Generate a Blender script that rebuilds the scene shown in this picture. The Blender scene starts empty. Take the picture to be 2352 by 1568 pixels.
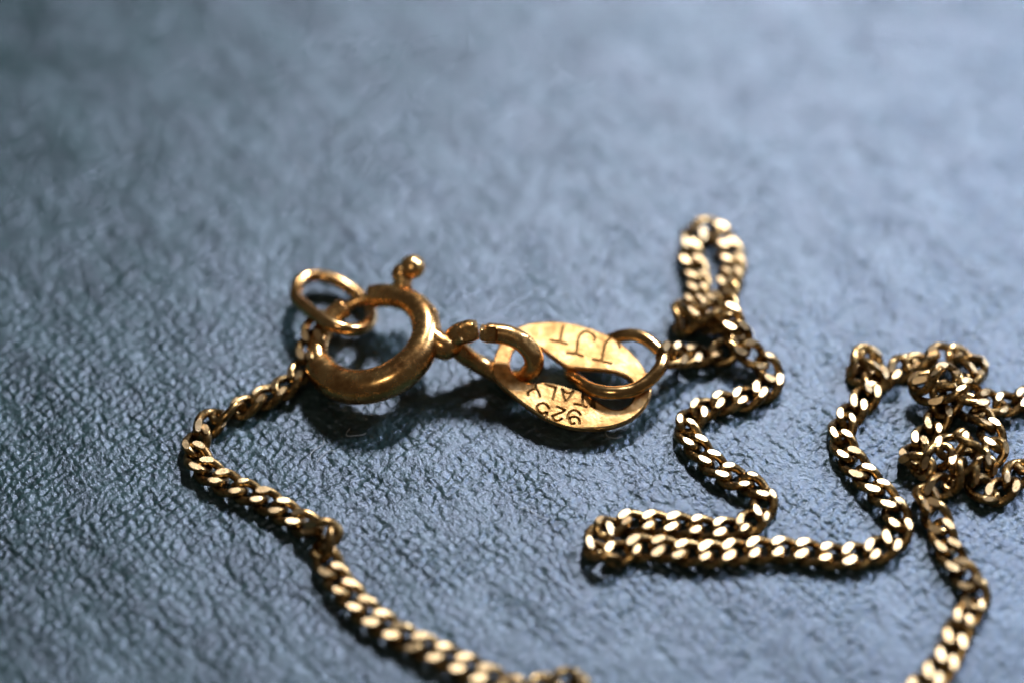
import bpy, bmesh, math, random
import numpy as np
from mathutils import Vector, Matrix
random.seed(7)
sc = bpy.context.scene
C = sc.collection
sc.unit_settings.system = 'METRIC'
sc.unit_settings.scale_length = 0.001          # one unit is one millimetre

# ------------------------------------------------------------------ camera
ELEV, DIST, LENS = math.radians(52), 78.0, 75.0
FPX = 2352 * LENS / 36.0                       # focal length in pixels of a 2352 px wide frame
fwd = Vector((0, math.cos(ELEV), -math.sin(ELEV)))
upv = Vector((0, math.sin(ELEV), math.cos(ELEV)))
rgt = Vector((1, 0, 0))
cam_pos = -fwd * DIST
cd = bpy.data.cameras.new('camera'); cam = bpy.data.objects.new('camera', cd); C.objects.link(cam)
cam.matrix_world = Matrix((( rgt.x, upv.x, -fwd.x, cam_pos.x), (rgt.y, upv.y, -fwd.y, cam_pos.y),
                           (rgt.z, upv.z, -fwd.z, cam_pos.z), (0, 0, 0, 1)))
cd.lens = LENS; cd.sensor_width = 36; cd.clip_start = 1; cd.clip_end = 2000
sc.camera = cam

def at(X, Y, z=0.0):
    """the place at height z seen at X, Y of a 2352 x 1568 frame"""
    d = fwd + rgt * ((X - 1176) / FPX) + upv * ((784 - Y) / FPX)
    return cam_pos + d * ((z - cam_pos.z) / d.z)

cd.dof.use_dof = True
cd.dof.focus_distance = (at(1176, 1085) - cam_pos).dot(fwd)
cd.dof.aperture_fstop = LENS * 1e-3 / (2 * 2.4)
cd.dof.aperture_blades = 9

# ------------------------------------------------------------------ light
w = bpy.data.worlds.new('World'); sc.world = w; w.use_nodes = True
w.node_tree.nodes['Background'].inputs[0].default_value = (1.0, 0.9, 0.78, 1)
w.node_tree.nodes['Background'].inputs[1].default_value = 0.045

def area(name, pos, target, size, power, col):
    l = bpy.data.lights.new(name, 'AREA'); l.shape = 'RECTANGLE'; l.size, l.size_y = size
    l.energy = power; l.color = col
    o = bpy.data.objects.new(name, l); C.objects.link(o); o.location = pos
    o.rotation_euler = (Vector(target) - Vector(pos)).to_track_quat('-Z', 'Y').to_euler()
    return o
area('sun_patch', (24, 84, 92), (2, 0, 0), (14, 13), 1.75e5, (0.93, 0.95, 1.0))
area('window_light', (96, 66, 84), (8, 2, 0), (34, 40), 1.95e5, (0.70, 0.80, 1.0))
area('room_lamp', (-26, -62, 120), (0, 0, 0), (16, 10), 0.15e5, (1.0, 0.86, 0.68))

sc.view_settings.view_transform = 'Standard'; sc.view_settings.look = 'None'
sc.view_settings.exposure = 0.15; sc.view_settings.gamma = 1
sc.cycles.use_denoising = True; sc.cycles.denoiser = 'OPENIMAGEDENOISE'; sc.cycles.denoising_input_passes = 'RGB_ALBEDO'
sc.cycles.max_bounces = 8; sc.cycles.glossy_bounces = 6
sc.cycles.sample_clamp_indirect = 6

# ------------------------------------------------------------------ materials
def nodes(m):
    m.use_nodes = True; nt = m.node_tree
    return nt, nt.nodes, nt.links, nt.nodes['Principled BSDF']

def ramp(N, stops):
    r = N.new('ShaderNodeValToRGB'); e = r.color_ramp.elements
    while len(e) < len(stops): e.new(0.5)
    for k, (p, c) in enumerate(stops):
        e[k].position = p; e[k].color = (*c, 1) if len(c) == 3 else c
    return r

def noise(N, L, vec, scale, detail=4, rough=0.55):
    n = N.new('ShaderNodeTexNoise'); n.inputs['Scale'].default_value = scale
    n.inputs['Detail'].default_value = detail; n.inputs['Roughness'].default_value = rough
    L.new(vec, n.inputs['Vector']); return n

def gold(name, bright, dull, dark, rough=(0.2, 0.42), scale=2.2, bump=0.12, scratch=9.0, stops=(0.30, 0.48, 0.62)):
    m = bpy.data.materials.new(name); nt, N, L, P = nodes(m)
    geo = N.new('ShaderNodeNewGeometry')
    n1 = noise(N, L, geo.outputs['Position'], scale, 6, 0.62)
    r = ramp(N, [(stops[0], dark), (stops[1], dull), (stops[2], bright)])
    L.new(n1.outputs['Fac'], r.inputs['Fac'])
    oi = N.new('ShaderNodeObjectInfo')
    hs = N.new('ShaderNodeHueSaturation')
    mr = N.new('ShaderNodeMapRange'); mr.inputs['To Min'].default_value = 0.8; mr.inputs['To Max'].default_value = 1.12
    L.new(oi.outputs['Random'], mr.inputs['Value']); L.new(mr.outputs[0], hs.inputs['Value'])
    L.new(r.outputs['Color'], hs.inputs['Color']); L.new(hs.outputs['Color'], P.inputs['Base Color'])
    P.inputs['Metallic'].default_value = 1
    n2 = noise(N, L, geo.outputs['Position'], scale * 2.7, 5, 0.6)
    rr = N.new('ShaderNodeMapRange'); rr.inputs['From Min'].default_value = 0.3; rr.inputs['From Max'].default_value = 0.7
    rr.inputs['To Min'].default_value = rough[1]; rr.inputs['To Max'].default_value = rough[0]
    L.new(n2.outputs['Fac'], rr.inputs['Value']); L.new(rr.outputs[0], P.inputs['Roughness'])
    n3 = noise(N, L, geo.outputs['Position'], scratch, 4, 0.6)
    b = N.new('ShaderNodeBump'); b.inputs['Strength'].default_value = bump; b.inputs['Distance'].default_value = 0.05
    L.new(n3.outputs['Fac'], b.inputs['Height']); L.new(b.outputs['Normal'], P.inputs['Normal'])
    return m

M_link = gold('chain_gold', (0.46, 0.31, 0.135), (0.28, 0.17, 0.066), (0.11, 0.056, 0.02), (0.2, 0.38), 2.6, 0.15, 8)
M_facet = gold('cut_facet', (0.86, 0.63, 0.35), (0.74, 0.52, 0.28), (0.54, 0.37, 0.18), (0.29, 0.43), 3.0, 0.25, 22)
M_clasp = gold('clasp_gold', (0.97, 0.60, 0.24), (0.82, 0.44, 0.16), (0.46, 0.21, 0.07), (0.17, 0.32), 1.4, 0.07, 6)
M_ring = gold('ring_gold', (0.86, 0.56, 0.25), (0.74, 0.42, 0.16), (0.46, 0.23, 0.08), (0.12, 0.26), 1.5, 0.05, 6)
M_plate = gold('plate_gold', (0.86, 0.57, 0.27), (0.68, 0.38, 0.14), (0.36, 0.19, 0.065), (0.38, 0.54), 1.7, 0.34, 9, (0.36, 0.50, 0.62))
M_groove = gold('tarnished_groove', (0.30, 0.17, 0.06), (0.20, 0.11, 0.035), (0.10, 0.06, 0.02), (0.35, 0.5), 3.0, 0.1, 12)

def cloth():
    m = bpy.data.materials.new('embossed_cover'); nt, N, L, P = nodes(m)
    geo = N.new('ShaderNodeNewGeometry')
    mp = N.new('ShaderNodeMapping'); mp.vector_type = 'TEXTURE'; mp.inputs['Rotation'].default_value = (0, 0, math.radians(43))
    mp.inputs['Scale'].default_value = (1.0, 1.7, 1.0)
    L.new(geo.outputs['Position'], mp.inputs['Vector'])
    v = mp.outputs['Vector']
    mq = N.new('ShaderNodeMapping'); mq.vector_type = 'TEXTURE'; mq.inputs['Rotation'].default_value = (0, 0, math.radians(38))
    mq.inputs['Scale'].default_value = (1.0, 3.6, 1.0); L.new(geo.outputs['Position'], mq.inputs['Vector'])
    n0 = noise(N, L, mq.outputs['Vector'], 0.62, 3, 0.5); n1 = noise(N, L, v, 2.6, 5, 0.75); n2 = noise(N, L, v, 13.0, 3, 0.65)
    def math_(op, a, b):
        q = N.new('ShaderNodeMath'); q.operation = op
        for k, x in enumerate((a, b)):
            if isinstance(x, (int, float)): q.inputs[k].default_value = x
            else: L.new(x, q.inputs[k])
        return q.outputs[0]
    mix = math_('ADD', math_('MULTIPLY', n1.outputs['Fac'], 0.38), math_('MULTIPLY', n2.outputs['Fac'], 0.32))
    mix = math_('ADD', mix, math_('MULTIPLY', n0.outputs['Fac'], 0.24))
    r = ramp(N, [(0.42, (0.002, 0.013, 0.011)), (0.50, (0.015, 0.041, 0.038)), (0.59, (0.080, 0.124, 0.136))])
    L.new(mix, r.inputs['Fac']); L.new(r.outputs['Color'], P.inputs['Base Color'])
    P.inputs['Roughness'].default_value = 0.33
    P.inputs['Specular IOR Level'].default_value = 0.85; P.inputs['IOR'].default_value = 1.6
    P.inputs['Specular Tint'].default_value = (0.66, 0.76, 1.0, 1)
    b = N.new('ShaderNodeBump'); b.inputs['Strength'].default_value = 0.5; b.inputs['Distance'].default_value = 0.07
    L.new(n2.outputs['Fac'], b.inputs['Height']); L.new(b.outputs['Normal'], P.inputs['Normal'])
    return m
M_cloth = cloth()

# ------------------------------------------------------------------ the surface underneath
def perlin(x, y, seed):
    rng = np.random.RandomState(seed)
    perm = rng.permutation(512)
    ang = rng.rand(512) * 2 * np.pi
    gx, gy = np.cos(ang), np.sin(ang)
    xi = np.floor(x).astype(np.int64); yi = np.floor(y).astype(np.int64)
    xf = x - xi; yf = y - yi
    def g(ix, iy, dx, dy):
        h = perm[(perm[ix & 511] + iy) & 511]
        return gx[h] * dx + gy[h] * dy
    u = xf * xf * xf * (xf * (xf * 6 - 15) + 10); v = yf * yf * yf * (yf * (yf * 6 - 15) + 10)
    a = g(xi, yi, xf, yf); b = g(xi + 1, yi, xf - 1, yf)
    c = g(xi, yi + 1, xf, yf - 1); d = g(xi + 1, yi + 1, xf - 1, yf - 1)
    return (a + u * (b - a)) * (1 - v) + (c + u * (d - c)) * v

def ground():
    step = 0.042
    def axis(a, b, far):
        core = np.arange(a, b, step)
        out = np.cumsum(step * 1.25 ** np.arange(1, 26)); out = out[out < far]
        return np.concatenate([a - out[::-1], core, core[-1] + out])
    xs = axis(-21.5, 21.5, 60); ys = axis(-14, 23, 60)
    X, Y = np.meshgrid(xs, ys)
    th = math.radians(-47)
    s = X * math.cos(th) + Y * math.sin(th); t = -X * math.sin(th) + Y * math.cos(th)
    wob = 0.5 * perlin(X / 2.6, Y / 2.6, 3)
    sm = lambda q: q * q * (3 - 2 * q)
    h = 0.08 * perlin(X / 3.5, Y / 3.5, 21)
    w1 = 0.26 * perlin(X / 0.7, Y / 0.7, 41) + 0.20 * perlin(X / 0.27, Y / 0.27, 43)
    w2 = 0.26 * perlin(X / 0.8, Y / 0.8, 45) + 0.19 * perlin(X / 0.27, Y / 0.27, 47)
    cell = 0.72 * np.sin(2 * np.pi * (t + w1) / 0.37) + 1.05 * np.sin(2 * np.pi * (s + w2) / 0.36)
    amp = np.clip(0.9 + 1.3 * perlin(X / 1.7, Y / 1.7, 33), 0.25, 1.6)
    h += 0.0105 * cell * amp
    h += 0.015 * np.sin(2 * np.pi * (t + wob) / 1.25) * np.clip(0.3 + 1.2 * perlin(s / 2.2, t / 1.3, 11), 0, 1)
    pit = perlin(s / 0.60, t / 0.34, 5) + 0.5 * perlin(s / 0.3, t / 0.2, 6)
    h -= 0.030 * sm(np.clip((pit - 0.06) / 0.5, 0, 1))
    h += 0.017 * perlin(X / 0.21, Y / 0.21, 17)
    h += 0.015 * perlin(X / 0.105, Y / 0.105, 27)
    h -= 0.01
    ny, nx = X.shape
    co = np.stack([X, Y, h], -1).reshape(-1, 3).astype(np.float32)
    i = np.arange(ny * nx).reshape(ny, nx)
    f = np.stack([i[:-1, :-1], i[:-1, 1:], i[1:, 1:], i[1:, :-1]], -1).reshape(-1, 4)
    me = bpy.data.meshes.new('tabletop')
    me.vertices.add(len(co)); me.vertices.foreach_set('co', co.ravel())
    me.loops.add(f.size); me.loops.foreach_set('vertex_index', f.ravel().astype(np.int32))
    me.polygons.add(len(f)); me.polygons.foreach_set('loop_start', np.arange(0, f.size, 4, dtype=np.int32))
    me.polygons.foreach_set('use_smooth', np.ones(len(f), dtype=bool))
    me.update(); me.validate()
    me.materials.append(M_cloth)
    o = bpy.data.objects.new('tabletop', me); C.objects.link(o); o['kind'] = 'structure'
ground()

# ------------------------------------------------------------------ helpers
def catmull(pts, closed, sub):
    P = [np.array(p, float) for p in pts]; n = len(P); out = []
    for i in range(n if closed else n - 1):
        if closed:
            p0, p1, p2, p3 = P[(i - 1) % n], P[i], P[(i + 1) % n], P[(i + 2) % n]
        else:
            p1, p2 = P[i], P[i + 1]
            p0 = P[i - 1] if i else 2 * p1 - p2
            p3 = P[i + 2] if i + 2 < n else 2 * p2 - p1
        for k in range(sub):
            u = k / sub
            out.append(0.5 * (2 * p1 + (p2 - p0) * u + (2 * p0 - 5 * p1 + 4 * p2 - p3) * u * u + (3 * p1 - p0 - 3 * p2 + p3) * u ** 3))
    if not closed: out.append(P[-1])
    return np.array(out)

def tube(bm, path, rad, closed=False, seg=16, cap=0.35, rot=0.0):
    """sweep a circle of radius rad (a number or one per point) along path; open ends get rounded caps"""
    n = len(path); path = [Vector(p) for p in path]
    R = [rad] * n if np.isscalar(rad) else list(rad)
    T = []
    for i in range(n):
        a = path[(i - 1) % n] if closed or i else path[0]
        b = path[(i + 1) % n] if closed or i < n - 1 else path[-1]
        T.append((b - a).normalized())
    nrm = T[0].orthogonal().normalized(); Ns = [nrm]
    for i in range(1, n):
        q = T[i - 1].rotation_difference(T[i]); nrm = (q @ nrm); nrm = (nrm - T[i] * nrm.dot(T[i])).normalized(); Ns.append(nrm)
    tw = 0.0
    if closed:
        q = T[-1].rotation_difference(T[0]); e = q @ Ns[-1]
        tw = math.atan2(T[0].dot(e.cross(Ns[0])), e.dot(Ns[0]))
    rings = []
    def ring(p, t, nn, r, a0):
        bb = t.cross(nn)
        return [bm.verts.new(p + (nn * math.cos(a0 + 2 * math.pi * k / seg) + bb * math.sin(a0 + 2 * math.pi * k / seg)) * r) for k in range(seg)]
    if not closed and cap > 0:
        for q in (0.0, 0.5, 0.8):
            rings.append(ring(path[0] - T[0] * (cap * R[0] * (1 - q) ** 1.0 * 1.0), T[0], Ns[0], R[0] * math.sqrt(max(0.03, 1 - (1 - q) ** 2)) if q else R[0] * 0.55, rot))
    for i in range(n):
        rings.append(ring(path[i], T[i], Ns[i], R[i], rot + tw * i / n))
    if not closed and cap > 0:
        for q in (0.2, 0.5, 1.0):
            rings.append(ring(path[-1] + T[-1] * (cap * R[-1] * q), T[-1], Ns[-1], R[-1] * (math.sqrt(1 - q * q) if q < 1 else 0.55), rot))
    m = len(rings)
    for i in range(m if closed else m - 1):
        a, b = rings[i], rings[(i + 1) % m]
        for k in range(seg):
            bm.faces.new((a[k], a[(k + 1) % seg], b[(k + 1) % seg], b[k]))
    if not closed:
        bm.faces.new(list(reversed(rings[0]))); bm.faces.new(rings[-1])
    return rings

def finish(name, bm, mats, parent=None, angle=40, smooth=True):
    bmesh.ops.recalc_face_normals(bm, faces=bm.faces[:])
    me = bpy.data.meshes.new(name); bm.to_mesh(me); bm.free()
    for m in (mats if isinstance(mats, (list, tuple)) else [mats]): me.materials.append(m)
    if smooth:
        me.polygons.foreach_set('use_smooth', [True] * len(me.polygons)); me.set_sharp_from_angle(angle=math.radians(angle))
    o = bpy.data.objects.new(name, me); C.objects.link(o)
    if parent: o.parent = parent; o.matrix_parent_inverse = parent.matrix_world.inverted()
    return o

def tag(o, label, cat, group=None):
    o['label'] = label; o['category'] = cat
    if group: o['group'] = group
    return o

def thing(name, loc, label, cat):
    o = bpy.data.objects.new(name, None); C.objects.link(o); o.location = loc
    o.empty_display_size = 1
    o.matrix_world = Matrix.Translation(loc)
    return tag(o, label, cat)

Z1 = lambda x, y: (612.5 + x * 0.3125, 551.25 + y * 0.3125)      # crop of the clasp
Z2 = lambda x, y: (980 + x * 0.26042, 673.75 + y * 0.26042)      # crop of the tag
Z5 = lambda x, y: (643 + x * 0.1954, 582 + y * 0.1954)           # crop of the small ring
ZA = lambda x, y: (1188.25 + x * 0.08593, 857.5 + y * 0.08593)   # crop of the lower lettering
ZB = lambda x, y: (1237.25 + x * 0.10417, 728.9 + y * 0.10417)   # crop of the upper lettering
def pts3(zf, lst): return [at(*zf(x, y), z) for x, y, z in lst]

# ------------------------------------------------------------------ curb chain links
LA, LB, LR, TW, CUT = 0.575, 0.372, 0.156, math.radians(50), 0.235
PITCH = 0.815
def link_mesh(name, cut_top, cut_bot, la=LA, lb=LB):
    bm = bmesh.new(); path = []; ph = [random.uniform(0, 6.28) for k in range(6)]; am = [random.gauss(0, 0.0035) for k in range(6)]
    n = 44
    for k in range(n):
        t = 2 * math.pi * k / n
        x = la * math.copysign(abs(math.cos(t)) ** 0.86, math.cos(t)); y = lb * math.copysign(abs(math.sin(t)) ** 0.9, math.sin(t))
        f = -TW * x / la
        w = [sum(am[2 * a + b] * math.sin((b + 2) * t + ph[2 * a + b]) for b in (0, 1)) for a in (0, 1, 2)]
        path.append((x + w[0], y * math.cos(f) + w[1], y * math.sin(f) + w[2]))
    tube(bm, path, LR, closed=True, seg=14)
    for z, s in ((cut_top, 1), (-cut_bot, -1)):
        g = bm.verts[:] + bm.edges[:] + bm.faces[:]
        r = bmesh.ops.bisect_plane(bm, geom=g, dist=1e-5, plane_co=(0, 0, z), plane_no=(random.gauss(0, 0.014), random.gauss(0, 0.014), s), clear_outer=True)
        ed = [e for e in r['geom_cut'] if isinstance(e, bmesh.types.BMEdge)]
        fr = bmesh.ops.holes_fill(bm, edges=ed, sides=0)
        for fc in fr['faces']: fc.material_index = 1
    bmesh.ops.recalc_face_normals(bm, faces=bm.faces[:])
    me = bpy.data.meshes.new(name); bm.to_mesh(me); bm.free()
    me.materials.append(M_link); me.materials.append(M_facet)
    me.polygons.foreach_set('use_smooth', [True] * len(me.polygons)); me.set_sharp_from_angle(angle=math.radians(22))
    return me
LINKS = [link_mesh('link', 0.264 + random.gauss(0, 0.005), 0.275, la=LA + random.gauss(0, 0.010), lb=LB + random.gauss(0, 0.010)) for k in range(14)]

def chain(root, ctrl, start=0.0):
    """links strung at an even pitch along control points (X, Y, height, roll)"""
    P = np.array([list(at(x, y, z)) + [r] for x, y, z, r in ctrl])
    S = catmull(P, False, 40)
    d = np.concatenate([[0], np.cumsum(np.linalg.norm(np.diff(S[:, :3], axis=0), axis=1))])
    q = start; n = 0
    def pos(v): return np.array([np.interp(v, d, S[:, k]) for k in range(4)])
    inv = root.matrix_world.inverted()
    while q < d[-1]:
        a, b = pos(max(q - PITCH * 0.5, 0)), pos(min(q + PITCH * 0.5, d[-1])); c = pos(q)
        mid = (Vector(a[:3]) + Vector(b[:3])) * 0.25 + Vector(c[:3]) * 0.5
        tx = (Vector(b[:3]) - Vector(a[:3])).normalized()
        z = Vector((0, 0, 1)); z = (z - tx * z.dot(tx)).normalized()
        roll = math.radians(c[3] + random.gauss(0, 3.0))
        z = (Matrix.Rotation(roll, 3, tx) @ z); y = z.cross(tx)
        z2 = (Matrix.Rotation(math.radians(random.gauss(0, 2.2)), 3, y) @ z); tx2 = y.cross(z2)
        m = Matrix((( tx2.x, y.x, z2.x, mid.x), (tx2.y, y.y, z2.y, mid.y), (tx2.z, y.z, z2.z, mid.z), (0, 0, 0, 1)))
        o = bpy.data.objects.new('link', random.choice(LINKS)); C.objects.link(o)
        o.parent = root; o.matrix_parent_inverse = inv; o.matrix_world = m
        q += PITCH; n += 1
    return n

L = 0.26
left = thing('curb_chain', at(600, 1140, 0), 'single strand of curb chain from the small plain ring to the bottom edge', 'chain')
chain(left, [
    (726, 748, 1.1, 0), (714, 790, .85, 0), (703, 828, .7, 20), (686, 860, .5, 25), (660, 885, .42, 15), (628, 905, .35, 8), (585, 922, .30, 5), (552, 938, .3, 30),
    (515, 952, .34, 60), (485, 965, .32, -30), (462, 993, .28, -10), (447, 1024, L, 0), (452, 1053, L, 0), (478, 1083, L, 0), (520, 1110, L, 0), (567, 1130, L, 0),
    (612, 1151, L, 0), (650, 1173, L, 0), (684, 1196, .28, 0), (712, 1209, .40, 20), (744, 1218, .62, 70), (766, 1229, .56, 85), (741, 1247, .38, 45), (746, 1274, .28, 12), (760, 1305, L, 0), (778, 1338, L, 0), (806, 1370, L, 0),
    (840, 1406, L, 0), (881, 1436, L, 0), (921, 1462, L, 0), (968, 1484, L, 0), (1012, 1506, L, 0), (1056, 1528, L, 0), (1100, 1548, L, 0), (1143, 1569, L, 0),
    (1185, 1590, .25, 20), (1225, 1586, .28, 50), (1268, 1573, .3, 40), (1308, 1561, .3, 50), (1328, 1578, .26, 20), (1315, 1615, L, 0), (1280, 1660, L, 0)])

right = thing('curb_chain', at(1750, 1240, 0), 'long tangled curb chain from the pointed ring, folded in zigzags to a knotted heap', 'chain')
chain(right, [
    (1536, 814, 1.15, 30), (1560, 815, .8, 20), (1600, 816, .45, -25), (1650, 812, .3, 25), (1692, 795, .3, 40), (1700, 762, .35, 20), (1668, 738, .55, -40), (1620, 745, .7, -70), (1580, 752, .5, 50),
    (1558, 735, .4, 60), (1578, 708, .6, 20), (1618, 702, .8, -30), (1648, 716, .95, 20), (1628, 737, 1.05, 60), (1594, 716, 1.0, 20), (1600, 682, .75, 0), (1603, 650, .5, 0), (1597, 622, .4, 0), (1586, 596, .32, 0), (1582, 570, .3, 0), (1590, 545, .32, 25), (1614, 526, .35, 40),
    (1642, 531, .34, -10), (1667, 560, .3, 0), (1679, 590, .32, 0), (1685, 618, .4, 0), (1671, 654, .7, 10), (1664, 690, 1.0, 30), (1672, 725, 1.15, 0), (1690, 755, 1.15, 0),
    (1700, 785, .95, 0), (1722, 812, .6, 20), (1755, 832, .4, 10), (1775, 860, .3, 0), (1768, 888, .25, 0), (1735, 906, .26, 8), (1700, 919, L, 0), (1662, 925, .26, 8),
    (1626, 934, .26, 5), (1595, 954, L, 0), (1574, 979, L, 0), (1582, 1004, L, -6), (1602, 1030, L, -6), (1630, 1060, L, -8), (1662, 1086, L, -8), (1702, 1104, L, -8), (1738, 1118, L, -8),
    (1757, 1146, L, -4), (1750, 1176, L, 0), (1728, 1198, L, 0), (1684, 1214, L, 0), (1632, 1215, L, 0), (1579, 1208, L, 0), (1523, 1203, L, 0), (1462, 1200, L, 0), (1415, 1203, .28, 20),
    (1382, 1218, .36, 35), (1368, 1250, .36, -55), (1388, 1282, .34, -35), (1440, 1262, L, 5), (1503, 1256, L, 0), (1553, 1266, L, 0), (1606, 1272, L, 0), (1659, 1271, L, 0), (1715, 1266, L, 0), (1775, 1262, L, 0),
    (1846, 1267, L, 0), (1888, 1274, L, 0), (1935, 1279, L, 0), (1986, 1273, L, 0), (2034, 1256, L, 0), (2064, 1224, L, 0), (2062, 1184, L, 0), (2036, 1144, L, 0), (2004, 1112, L, 0),
    (1969, 1074, L, 0), (1942, 1035, L, 0), (1930, 997, L, 0), (1945, 962, L, 0), (1974, 930, .27, 6), (2002, 893, .34, 10), (2012, 855, .45, 20), (2000, 818, .5, 45), (1975, 822, .4, -40), (1968, 850, .3, -60), (1992, 876, .25, 20),
    (2040, 868, .3, -20), (2075, 840, .35, 30), (2115, 828, .45, -30), (2160, 817, .5, 20), (2206, 814, .5, -25), (2237, 830, .55, -60), (2236, 862, .75, 10), (2200, 872, 1.05, 20), (2160, 860, 1.15, -35),
    (2122, 870, 1.0, 40), (2112, 892, .75, 60), (2145, 905, .75, 10), (2190, 893, .95, -10), (2230, 900, .95, 10), (2262, 922, .7, 25), (2300, 930, .45, 0), (2345, 918, .35, 15), (2400, 912, L, 0), (2430, 950, L, 0),
    (2420, 1010, L, 0), (2385, 1050, .3, 20), (2350, 1070, .45, 60), (2325, 1100, .4, -50), (2295, 1133, .32, 10), (2255, 1128, .3, -20), (2240, 1096, .45, 40), (2268, 1064, .65, 70), (2288, 1030, .75, 5), (2276, 995, .75, 0),
    (2258, 960, .6, 15), (2226, 935, .5, -40), (2185, 918, .55, 10), (2165, 938, .45, -10), (2150, 972, .36, 0), (2125, 1005, .34, 5), (2098, 1040, .35, 30), (2100, 1072, .42, 75), (2140, 1064, .65, 50), (2170, 1035, .9, 20), (2195, 1008, 1.0, -30),
    (2230, 1014, 1.0, -60), (2236, 1048, .85, -40), (2202, 1060, .8, 30), (2204, 1088, .6, 60), (2178, 1112, .45, 40), (2145, 1122, .42, -70), (2118, 1150, .42, -30), (2140, 1172, .42, 20), (2160, 1200, .36, 35), (2165, 1236, .28, 0), (2188, 1281, L, 0), (2212, 1319, .27, 15),
    (2236, 1346, .34, 30), (2246, 1374, .3, 20), (2232, 1398, .26, 0), (2214, 1420, L, 0), (2200, 1452, L, 0), (2182, 1497, L, 0), (2158, 1538, L, 0), (2126, 1570, L, 0), (2080, 1615, L, 0), (2040, 1660, L, 0)])

# ------------------------------------------------------------------ spring ring clasp
clasp = thing('spring_ring_clasp', at(853, 830, 0), 'thick round spring ring clasp with a ball lever and a split eye at its side', 'clasp')
cc = at(853, 782, 1.2); RC = 2.0
def ringpt(a, z=0.0, r=RC):
    a = math.radians(a)
    return Vector((cc.x + r * math.cos(a), cc.y + r * math.sin(a), cc.z + z + 0.268 * r * math.cos(a) + 0.02 * r * math.sin(a)))
bm = bmesh.new()
angs = np.linspace(93, -158, 110)
rad = 0.535 - 0.10 * np.sin(np.radians(angs)) + 0.008 * np.sin(np.radians(angs) * 5)
tube(bm, [ringpt(a) for a in angs], rad, seg=28, cap=0.10)
finish('ring_body', bm, M_clasp, clasp, 50)
bm = bmesh.new()
angs = np.linspace(-154, -238, 40)
tube(bm, [ringpt(a, 0.02, RC - 0.03) for a in angs], np.linspace(0.40, 0.39, 40), seg=22, cap=0.10)
finish('ring_sleeve', bm, M_clasp, clasp, 50)
bm = bmesh.new()
angs = np.linspace(-234, -270, 22)
tube(bm, [ringpt(a, 0.05, RC - 0.05) for a in angs], 0.20, seg=14)
finish('spring_wire', bm, M_clasp, clasp, 60)
# lever: short stem, collar and ball that stick out of the far side of the ring
bm = bmesh.new()
b0 = ringpt(62, 0.15, RC + 0.30); b1 = at(*Z1(1000, 235), 1.95); b2 = at(*Z1(1072, 200), 2.1)
tube(bm, catmull([b0, b0.lerp(b1, .5), b1], False, 8), 0.35, seg=18)
lv = finish('lever', bm, M_clasp, clasp)
for nm, c, r in (('lever_ball', b2, 0.47), ('lever_collar', at(*Z1(990, 246), 1.95), 0.37)):
    bm = bmesh.new(); bmesh.ops.create_uvsphere(bm, u_segments=24, v_segments=14, radius=r)
    for v in bm.verts:
        v.co.z *= 0.92; v.co += c
    o = finish(nm, bm, M_clasp, lv)
# solder lump between the ring and its eye, uneven
bm = bmesh.new()
tube(bm, catmull([ringpt(-2, 0, 1.95), at(*Z1(1285, 778), 1.66), at(*Z1(1345, 775), 1.55), at(*Z1(1400, 745), 1.52)], False, 8),
     list(np.interp(np.linspace(0, 1, 25), [0, .45, .75, 1], [.48, .47, .46, .40])), seg=26)
for v in bm.verts:
    q = v.co; k = 0.012 * math.sin(9 * q.x + 4 * q.z) * math.sin(8 * q.y + 2) + 0.012 * math.sin(17 * q.z + 6 * q.x) + 0.008 * math.sin(23 * q.y)
    v.co += Vector((0.2, -0.5, 0.8)) * k
finish('solder_joint', bm, M_clasp, clasp)
bm = bmesh.new(); bmesh.ops.create_icosphere(bm, subdivisions=3, radius=1)
jc = at(*Z1(1222, 570), 1.75)
for v in bm.verts:
    q = v.co.copy(); v.co = jc + Vector((q.x * 0.20, q.y * 0.50, q.z * 0.34)) * (1 + 0.15 * math.sin(7 * q.y))
finish('cast_ridge', bm, M_clasp, clasp)

# ------------------------------------------------------------------ small plain jump ring
jr = pts3(Z5, [(182, 470, .85), (225, 345, .75), (335, 278, .66), (480, 270, .6), (650, 318, .55), (800, 400, .48), (910, 480, .44), (1010, 580, .44), (1070, 700, .6), (1055, 810, .9),
               (960, 880, 1.15), (820, 895, 1.4), (660, 855, 1.52), (510, 785, 1.5), (385, 700, 1.35), (275, 610, 1.15), (205, 545, .98)])
bm = bmesh.new(); tube(bm, catmull(jr, True, 8), 0.245, closed=True, seg=18)
tag(finish('jump_ring', bm, M_ring), 'thin plain round ring looped through the open side of the clasp', 'ring')

# ------------------------------------------------------------------ stamped oval tag
tz0, tsy, tsx = 0.98, 0.15, 0.0
t0 = at(1313, 866, tz0)
tn = Vector((-tsx, -tsy, 1)).normalized()
def onplane(X, Y, off=0.0):
    d = fwd + rgt * ((X - 1176) / FPX) + upv * ((784 - Y) / FPX)
    k = ((t0 + tn * off) - cam_pos).dot(tn) / d.dot(tn)
    return cam_pos + d * k
tu = Vector((1, 0, tsx)).normalized(); tv = tn.cross(tu)
def uv(p): return np.array(((p - t0).dot(tu), (p - t0).dot(tv)))
OUT = [(575, 700), (592, 570), (640, 445), (705, 365), (790, 302), (900, 262), (1040, 245), (1200, 250), (1350, 278), (1500, 325), (1630, 385), (1750, 462), (1850, 560), (1915, 650), (1960, 730),
       (1983, 810), (1980, 880), (1950, 960), (1880, 1050), (1770, 1125), (1620, 1175), (1450, 1190), (1300, 1178), (1150, 1138), (1000, 1068), (850, 968), (720, 865), (635, 785)]
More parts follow.
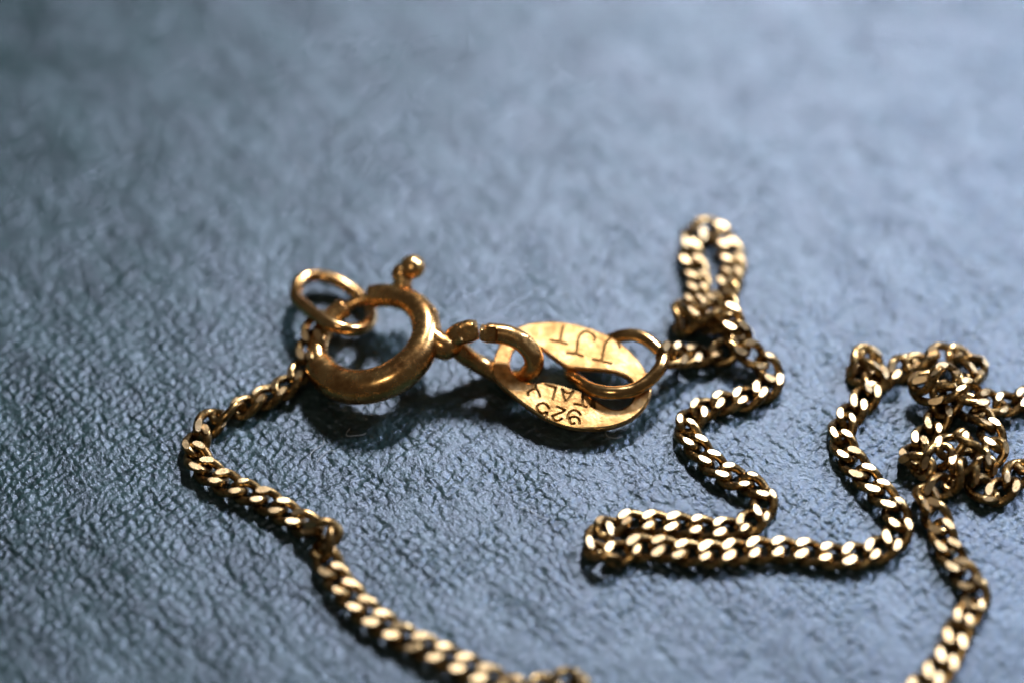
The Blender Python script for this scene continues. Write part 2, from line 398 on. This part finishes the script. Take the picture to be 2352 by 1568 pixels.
INN = [(742, 560), (770, 490), (850, 440), (985, 465), (1110, 560), (1240, 640), (1400, 660), (1560, 672), (1690, 695), (1790, 750), (1835, 830), (1820, 920), (1770, 985), (1700, 1018), (1600, 1000),
       (1480, 930), (1360, 865), (1250, 828), (1140, 795), (1040, 780), (920, 785), (830, 758), (762, 690), (738, 625)]
def loop2(lst, sub): return catmull([uv(onplane(*Z2(x, y))) for x, y in lst], True, sub)
def inset(lp, d):
    out = []
    for i in range(len(lp)):
        t = lp[(i + 1) % len(lp)] - lp[i - 1]; t = t / np.linalg.norm(t)
        out.append(lp[i] + np.array((-t[1], t[0])) * d)
    return np.array(out)
def area2(lp): return 0.5 * np.sum(lp[:, 0] * np.roll(lp[:, 1], -1) - np.roll(lp[:, 0], -1) * lp[:, 1])
lo, li = loop2(OUT, 5), loop2(INN, 5)
if area2(lo) < 0: lo = lo[::-1]
if area2(li) > 0: li = li[::-1]              # both loops keep the metal on their left
TH = 0.24
bm = bmesh.new()
def P3(q, h): return t0 + tu * float(q[0]) + tv * float(q[1]) + tn * h
tops, bots = [], []
for lp in (lo, li):
    R0 = [bm.verts.new(P3(q, -TH)) for q in lp]
    R1 = [bm.verts.new(P3(q, -0.055)) for q in lp]
    R2 = [bm.verts.new(P3(q, -0.018)) for q in inset(lp, 0.022)]
    R3 = [bm.verts.new(P3(q, 0.0)) for q in inset(lp, 0.070)]
    for a, b in ((R0, R1), (R1, R2), (R2, R3)):
        for i in range(len(a)):
            j = (i + 1) % len(a); bm.faces.new((a[i], a[j], b[j], b[i])).material_index = 0 if b is R1 else 2
    bots.append(R0); tops.append(R3)
for group in (tops, bots):
    ed = []
    for R in group:
        for i in range(len(R)): ed.append(bm.edges.get((R[i], R[(i + 1) % len(R)])))
    bmesh.ops.triangle_fill(bm, use_beauty=True, edges=ed)
tag_o = finish('oval_tag', bm, [M_plate, M_groove, M_ring], None, 38)
# stamped strokes, cut out as V grooves
STROKES = [(ZA, s) for s in (
    [(500, 225), (492, 380), (400, 425), (285, 495), (300, 580)], [(492, 385), (560, 470), (612, 620)],
    [(740, 270), (900, 325), (1060, 372)], [(1025, 375), (985, 540), (945, 700)],
    [(1190, 385), (1290, 495), (1400, 515), (1500, 452)], [(1185, 395), (1235, 590), (1290, 735)], [(1505, 460), (1410, 610), (1310, 735)],
    [(1742, 540), (1745, 830)], [(1510, 800), (1650, 822), (1865, 885)],
    [(2062, 920), (2055, 800), (2030, 700)], [(1965, 880), (1995, 790), (2020, 705)],
    [(852, 930), (790, 830), (680, 782), (570, 815), (518, 900), (575, 1000), (680, 1050), (775, 1020)], [(800, 1010), (775, 1120), (745, 1230)], [(640, 1180), (745, 1225)],
    [(1050, 870), (1180, 920), (1272, 965)], [(1285, 945), (1230, 1012), (1100, 1060), (960, 1112)], [(930, 1100), (965, 1200), (1030, 1245), (1120, 1240), (1210, 1185)],
    [(1340, 1205), (1362, 1080), (1430, 995), (1530, 970), (1640, 1020), (1690, 1105)], [(1540, 1312), (1470, 1335), (1405, 1285), (1415, 1165), (1580, 1152), (1655, 1230), (1668, 1340)])]
STROKES += [(ZB, s) for s in (
    [(250, 500), (440, 530), (640, 582)], [(540, 190), (505, 350), (470, 515)],
    [(610, 770), (820, 800), (990, 852)], [(830, 790), (870, 500), (930, 365), (1040, 302), (1170, 350), (1240, 430), (1222, 520)],
    [(1180, 910), (1400, 960), (1610, 1010)], [(1392, 950), (1440, 680), (1492, 540), (1600, 455), (1700, 500), (1770, 600), (1782, 670)])]
for zf, s in STROKES:
    q = np.array([uv(onplane(*zf(x, y))) for x, y in s])
    if len(q) > 2: q = catmull(q, False, 3)
    bm = bmesh.new(); rows = []
    HW, DP = 0.052, 0.075
    e0 = q[0] - (q[1] - q[0]) / np.linalg.norm(q[1] - q[0]) * 0.02; e1 = q[-1] + (q[-1] - q[-2]) / np.linalg.norm(q[-1] - q[-2]) * 0.02
    q[0], q[-1] = e0, e1
    for i in range(len(q)):
        t = q[min(i + 1, len(q) - 1)] - q[max(i - 1, 0)]; t = t / np.linalg.norm(t); n = np.array((-t[1], t[0]))
        rows.append([bm.verts.new(P3(q[i] + n * HW * 1.3, 0.03)), bm.verts.new(P3(q[i] - n * HW * 1.3, 0.03)), bm.verts.new(P3(q[i] - n * 0.018, -DP)), bm.verts.new(P3(q[i] + n * 0.018, -DP))])
    for a, b in zip(rows[:-1], rows[1:]):
        for k in range(4): bm.faces.new((a[k], a[(k + 1) % 4], b[(k + 1) % 4], b[k]))
    bm.faces.new(rows[0]); bm.faces.new(rows[-1])
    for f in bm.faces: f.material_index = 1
    cut = finish('cutter', bm, [M_plate, M_groove, M_ring], None, smooth=False)
    md = tag_o.modifiers.new('cut', 'BOOLEAN'); md.object = cut; md.operation = 'DIFFERENCE'; md.solver = 'EXACT'; md.material_mode = 'INDEX'
    me = bpy.data.meshes.new_from_object(tag_o.evaluated_get(bpy.context.evaluated_depsgraph_get()))
    tag_o.modifiers.clear(); old = tag_o.data
    if len(me.polygons) > 500:
        tag_o.data = me; bpy.data.meshes.remove(old)
    else: bpy.data.meshes.remove(me)
    cm = cut.data; bpy.data.objects.remove(cut); bpy.data.meshes.remove(cm)
tag_o.data.name = 'oval_tag'
tag_o.data.polygons.foreach_set('use_smooth', [abs(p.normal.dot(tn)) < 0.985 for p in tag_o.data.polygons])
tag_o.data.set_sharp_from_angle(angle=math.radians(16))
tag(tag_o, 'flat oval gold tag stamped with small letters and 925, between two rings', 'tag')

# ------------------------------------------------------------------ pointed end ring
def ontag(lst): return [onplane(*Z2(x, y), h) for x, y, h in lst]
pr = ontag([(2085, 560, .22), (2055, 660, .32), (1960, 765, .30), (1820, 850, .28), (1650, 875, .27), (1480, 850, .14), (1350, 780, -.18), (1275, 715, -.42), (1290, 640, -.56), (1390, 560, -.62),
            (1500, 470, -.56), (1620, 410, -.34), (1740, 372, -.12), (1850, 372, 0), (1950, 415, .08), (2040, 490, .14)])
bm = bmesh.new(); tube(bm, catmull(pr, True, 8), 0.245, closed=True, seg=20)
tag(finish('end_ring', bm, M_ring), 'heavier pear shaped ring passing through the stamped tag and holding the tangled chain', 'ring')

# ------------------------------------------------------------------ split eye of the clasp
eye = ontag([(489, 345, .90), (560, 350, .95), (700, 365, .92), (830, 420, .80), (918, 510, .58), (948, 610, .24), (915, 685, -.12), (850, 740, -.45), (760, 755, -.63),
             (650, 715, -.66), (545, 665, -.60), (430, 605, -.36), (325, 530, .05), (250, 455, .38), (240, 400, .62), (290, 360, .80), (370, 335, .92), (449, 320, .97)])
ep = catmull(eye, False, 10)
er = np.interp(np.linspace(0, 1, len(ep)), [0, .04, .3, .5, .75, .95, 1], [.32, .36, .36, .33, .36, .42, .35])
bm = bmesh.new(); tube(bm, ep, er, seg=26, cap=0.12)
# filed flats near the gap and at the bend
for fr, n, off, reach in ((0.035, (0.05, -0.75, 0.66), .25, .26), (0.225, (0.45, -0.35, 0.82), .29, .40), (0.955, (-0.10, -0.72, 0.70), .27, .24), (0.99, (0.45, 0.35, 0.82), .24, .20)):
    a = Vector(ep[int(fr * (len(ep) - 1))]); n = Vector(n).normalized(); c = a + n * off
    for v in bm.verts:
        dd = (v.co - c)
        if dd.length < reach + .16 and dd.dot(n) > 0: v.co -= n * dd.dot(n)
finish('eye_ring', bm, M_clasp, clasp, 28)


# ------------------------------------------------------------------ dust and lint lying on the cover
rng = np.random.RandomState(4)
bm = bmesh.new()
for k in range(150):
    p = Vector((rng.uniform(-19, 19), rng.uniform(-12, 16), 0.05)); r = 0.016 + 0.03 * rng.rand() ** 3
    n0 = len(bm.verts)
    q = bmesh.ops.create_icosphere(bm, subdivisions=1, radius=r)
    for v in q['verts']: v.co = Vector((v.co.x * (1 + .6 * rng.rand()), v.co.y, v.co.z * 0.7)) + p
for k in range(14):
    p = np.array((rng.uniform(-18, 18), rng.uniform(-11, 12), 0.05)); a = rng.uniform(0, 6.3); pts = [p]
    for i in range(5):
        a += rng.normal(0, 0.7); pts.append(pts[-1] + np.array((math.cos(a), math.sin(a), rng.normal(0, 0.12))) * rng.uniform(.12, .3))
    for q in pts: q[2] = min(max(q[2], 0.03), 0.12)
    tube(bm, catmull(pts, False, 4), 0.011, seg=5, cap=0)
M_lint = bpy.data.materials.new('lint'); M_lint.use_nodes = True
M_lint.node_tree.nodes['Principled BSDF'].inputs['Base Color'].default_value = (0.5, 0.52, 0.55, 1)
M_lint.node_tree.nodes['Principled BSDF'].inputs['Roughness'].default_value = 0.8
finish('lint', bm, M_lint)['kind'] = 'stuff'
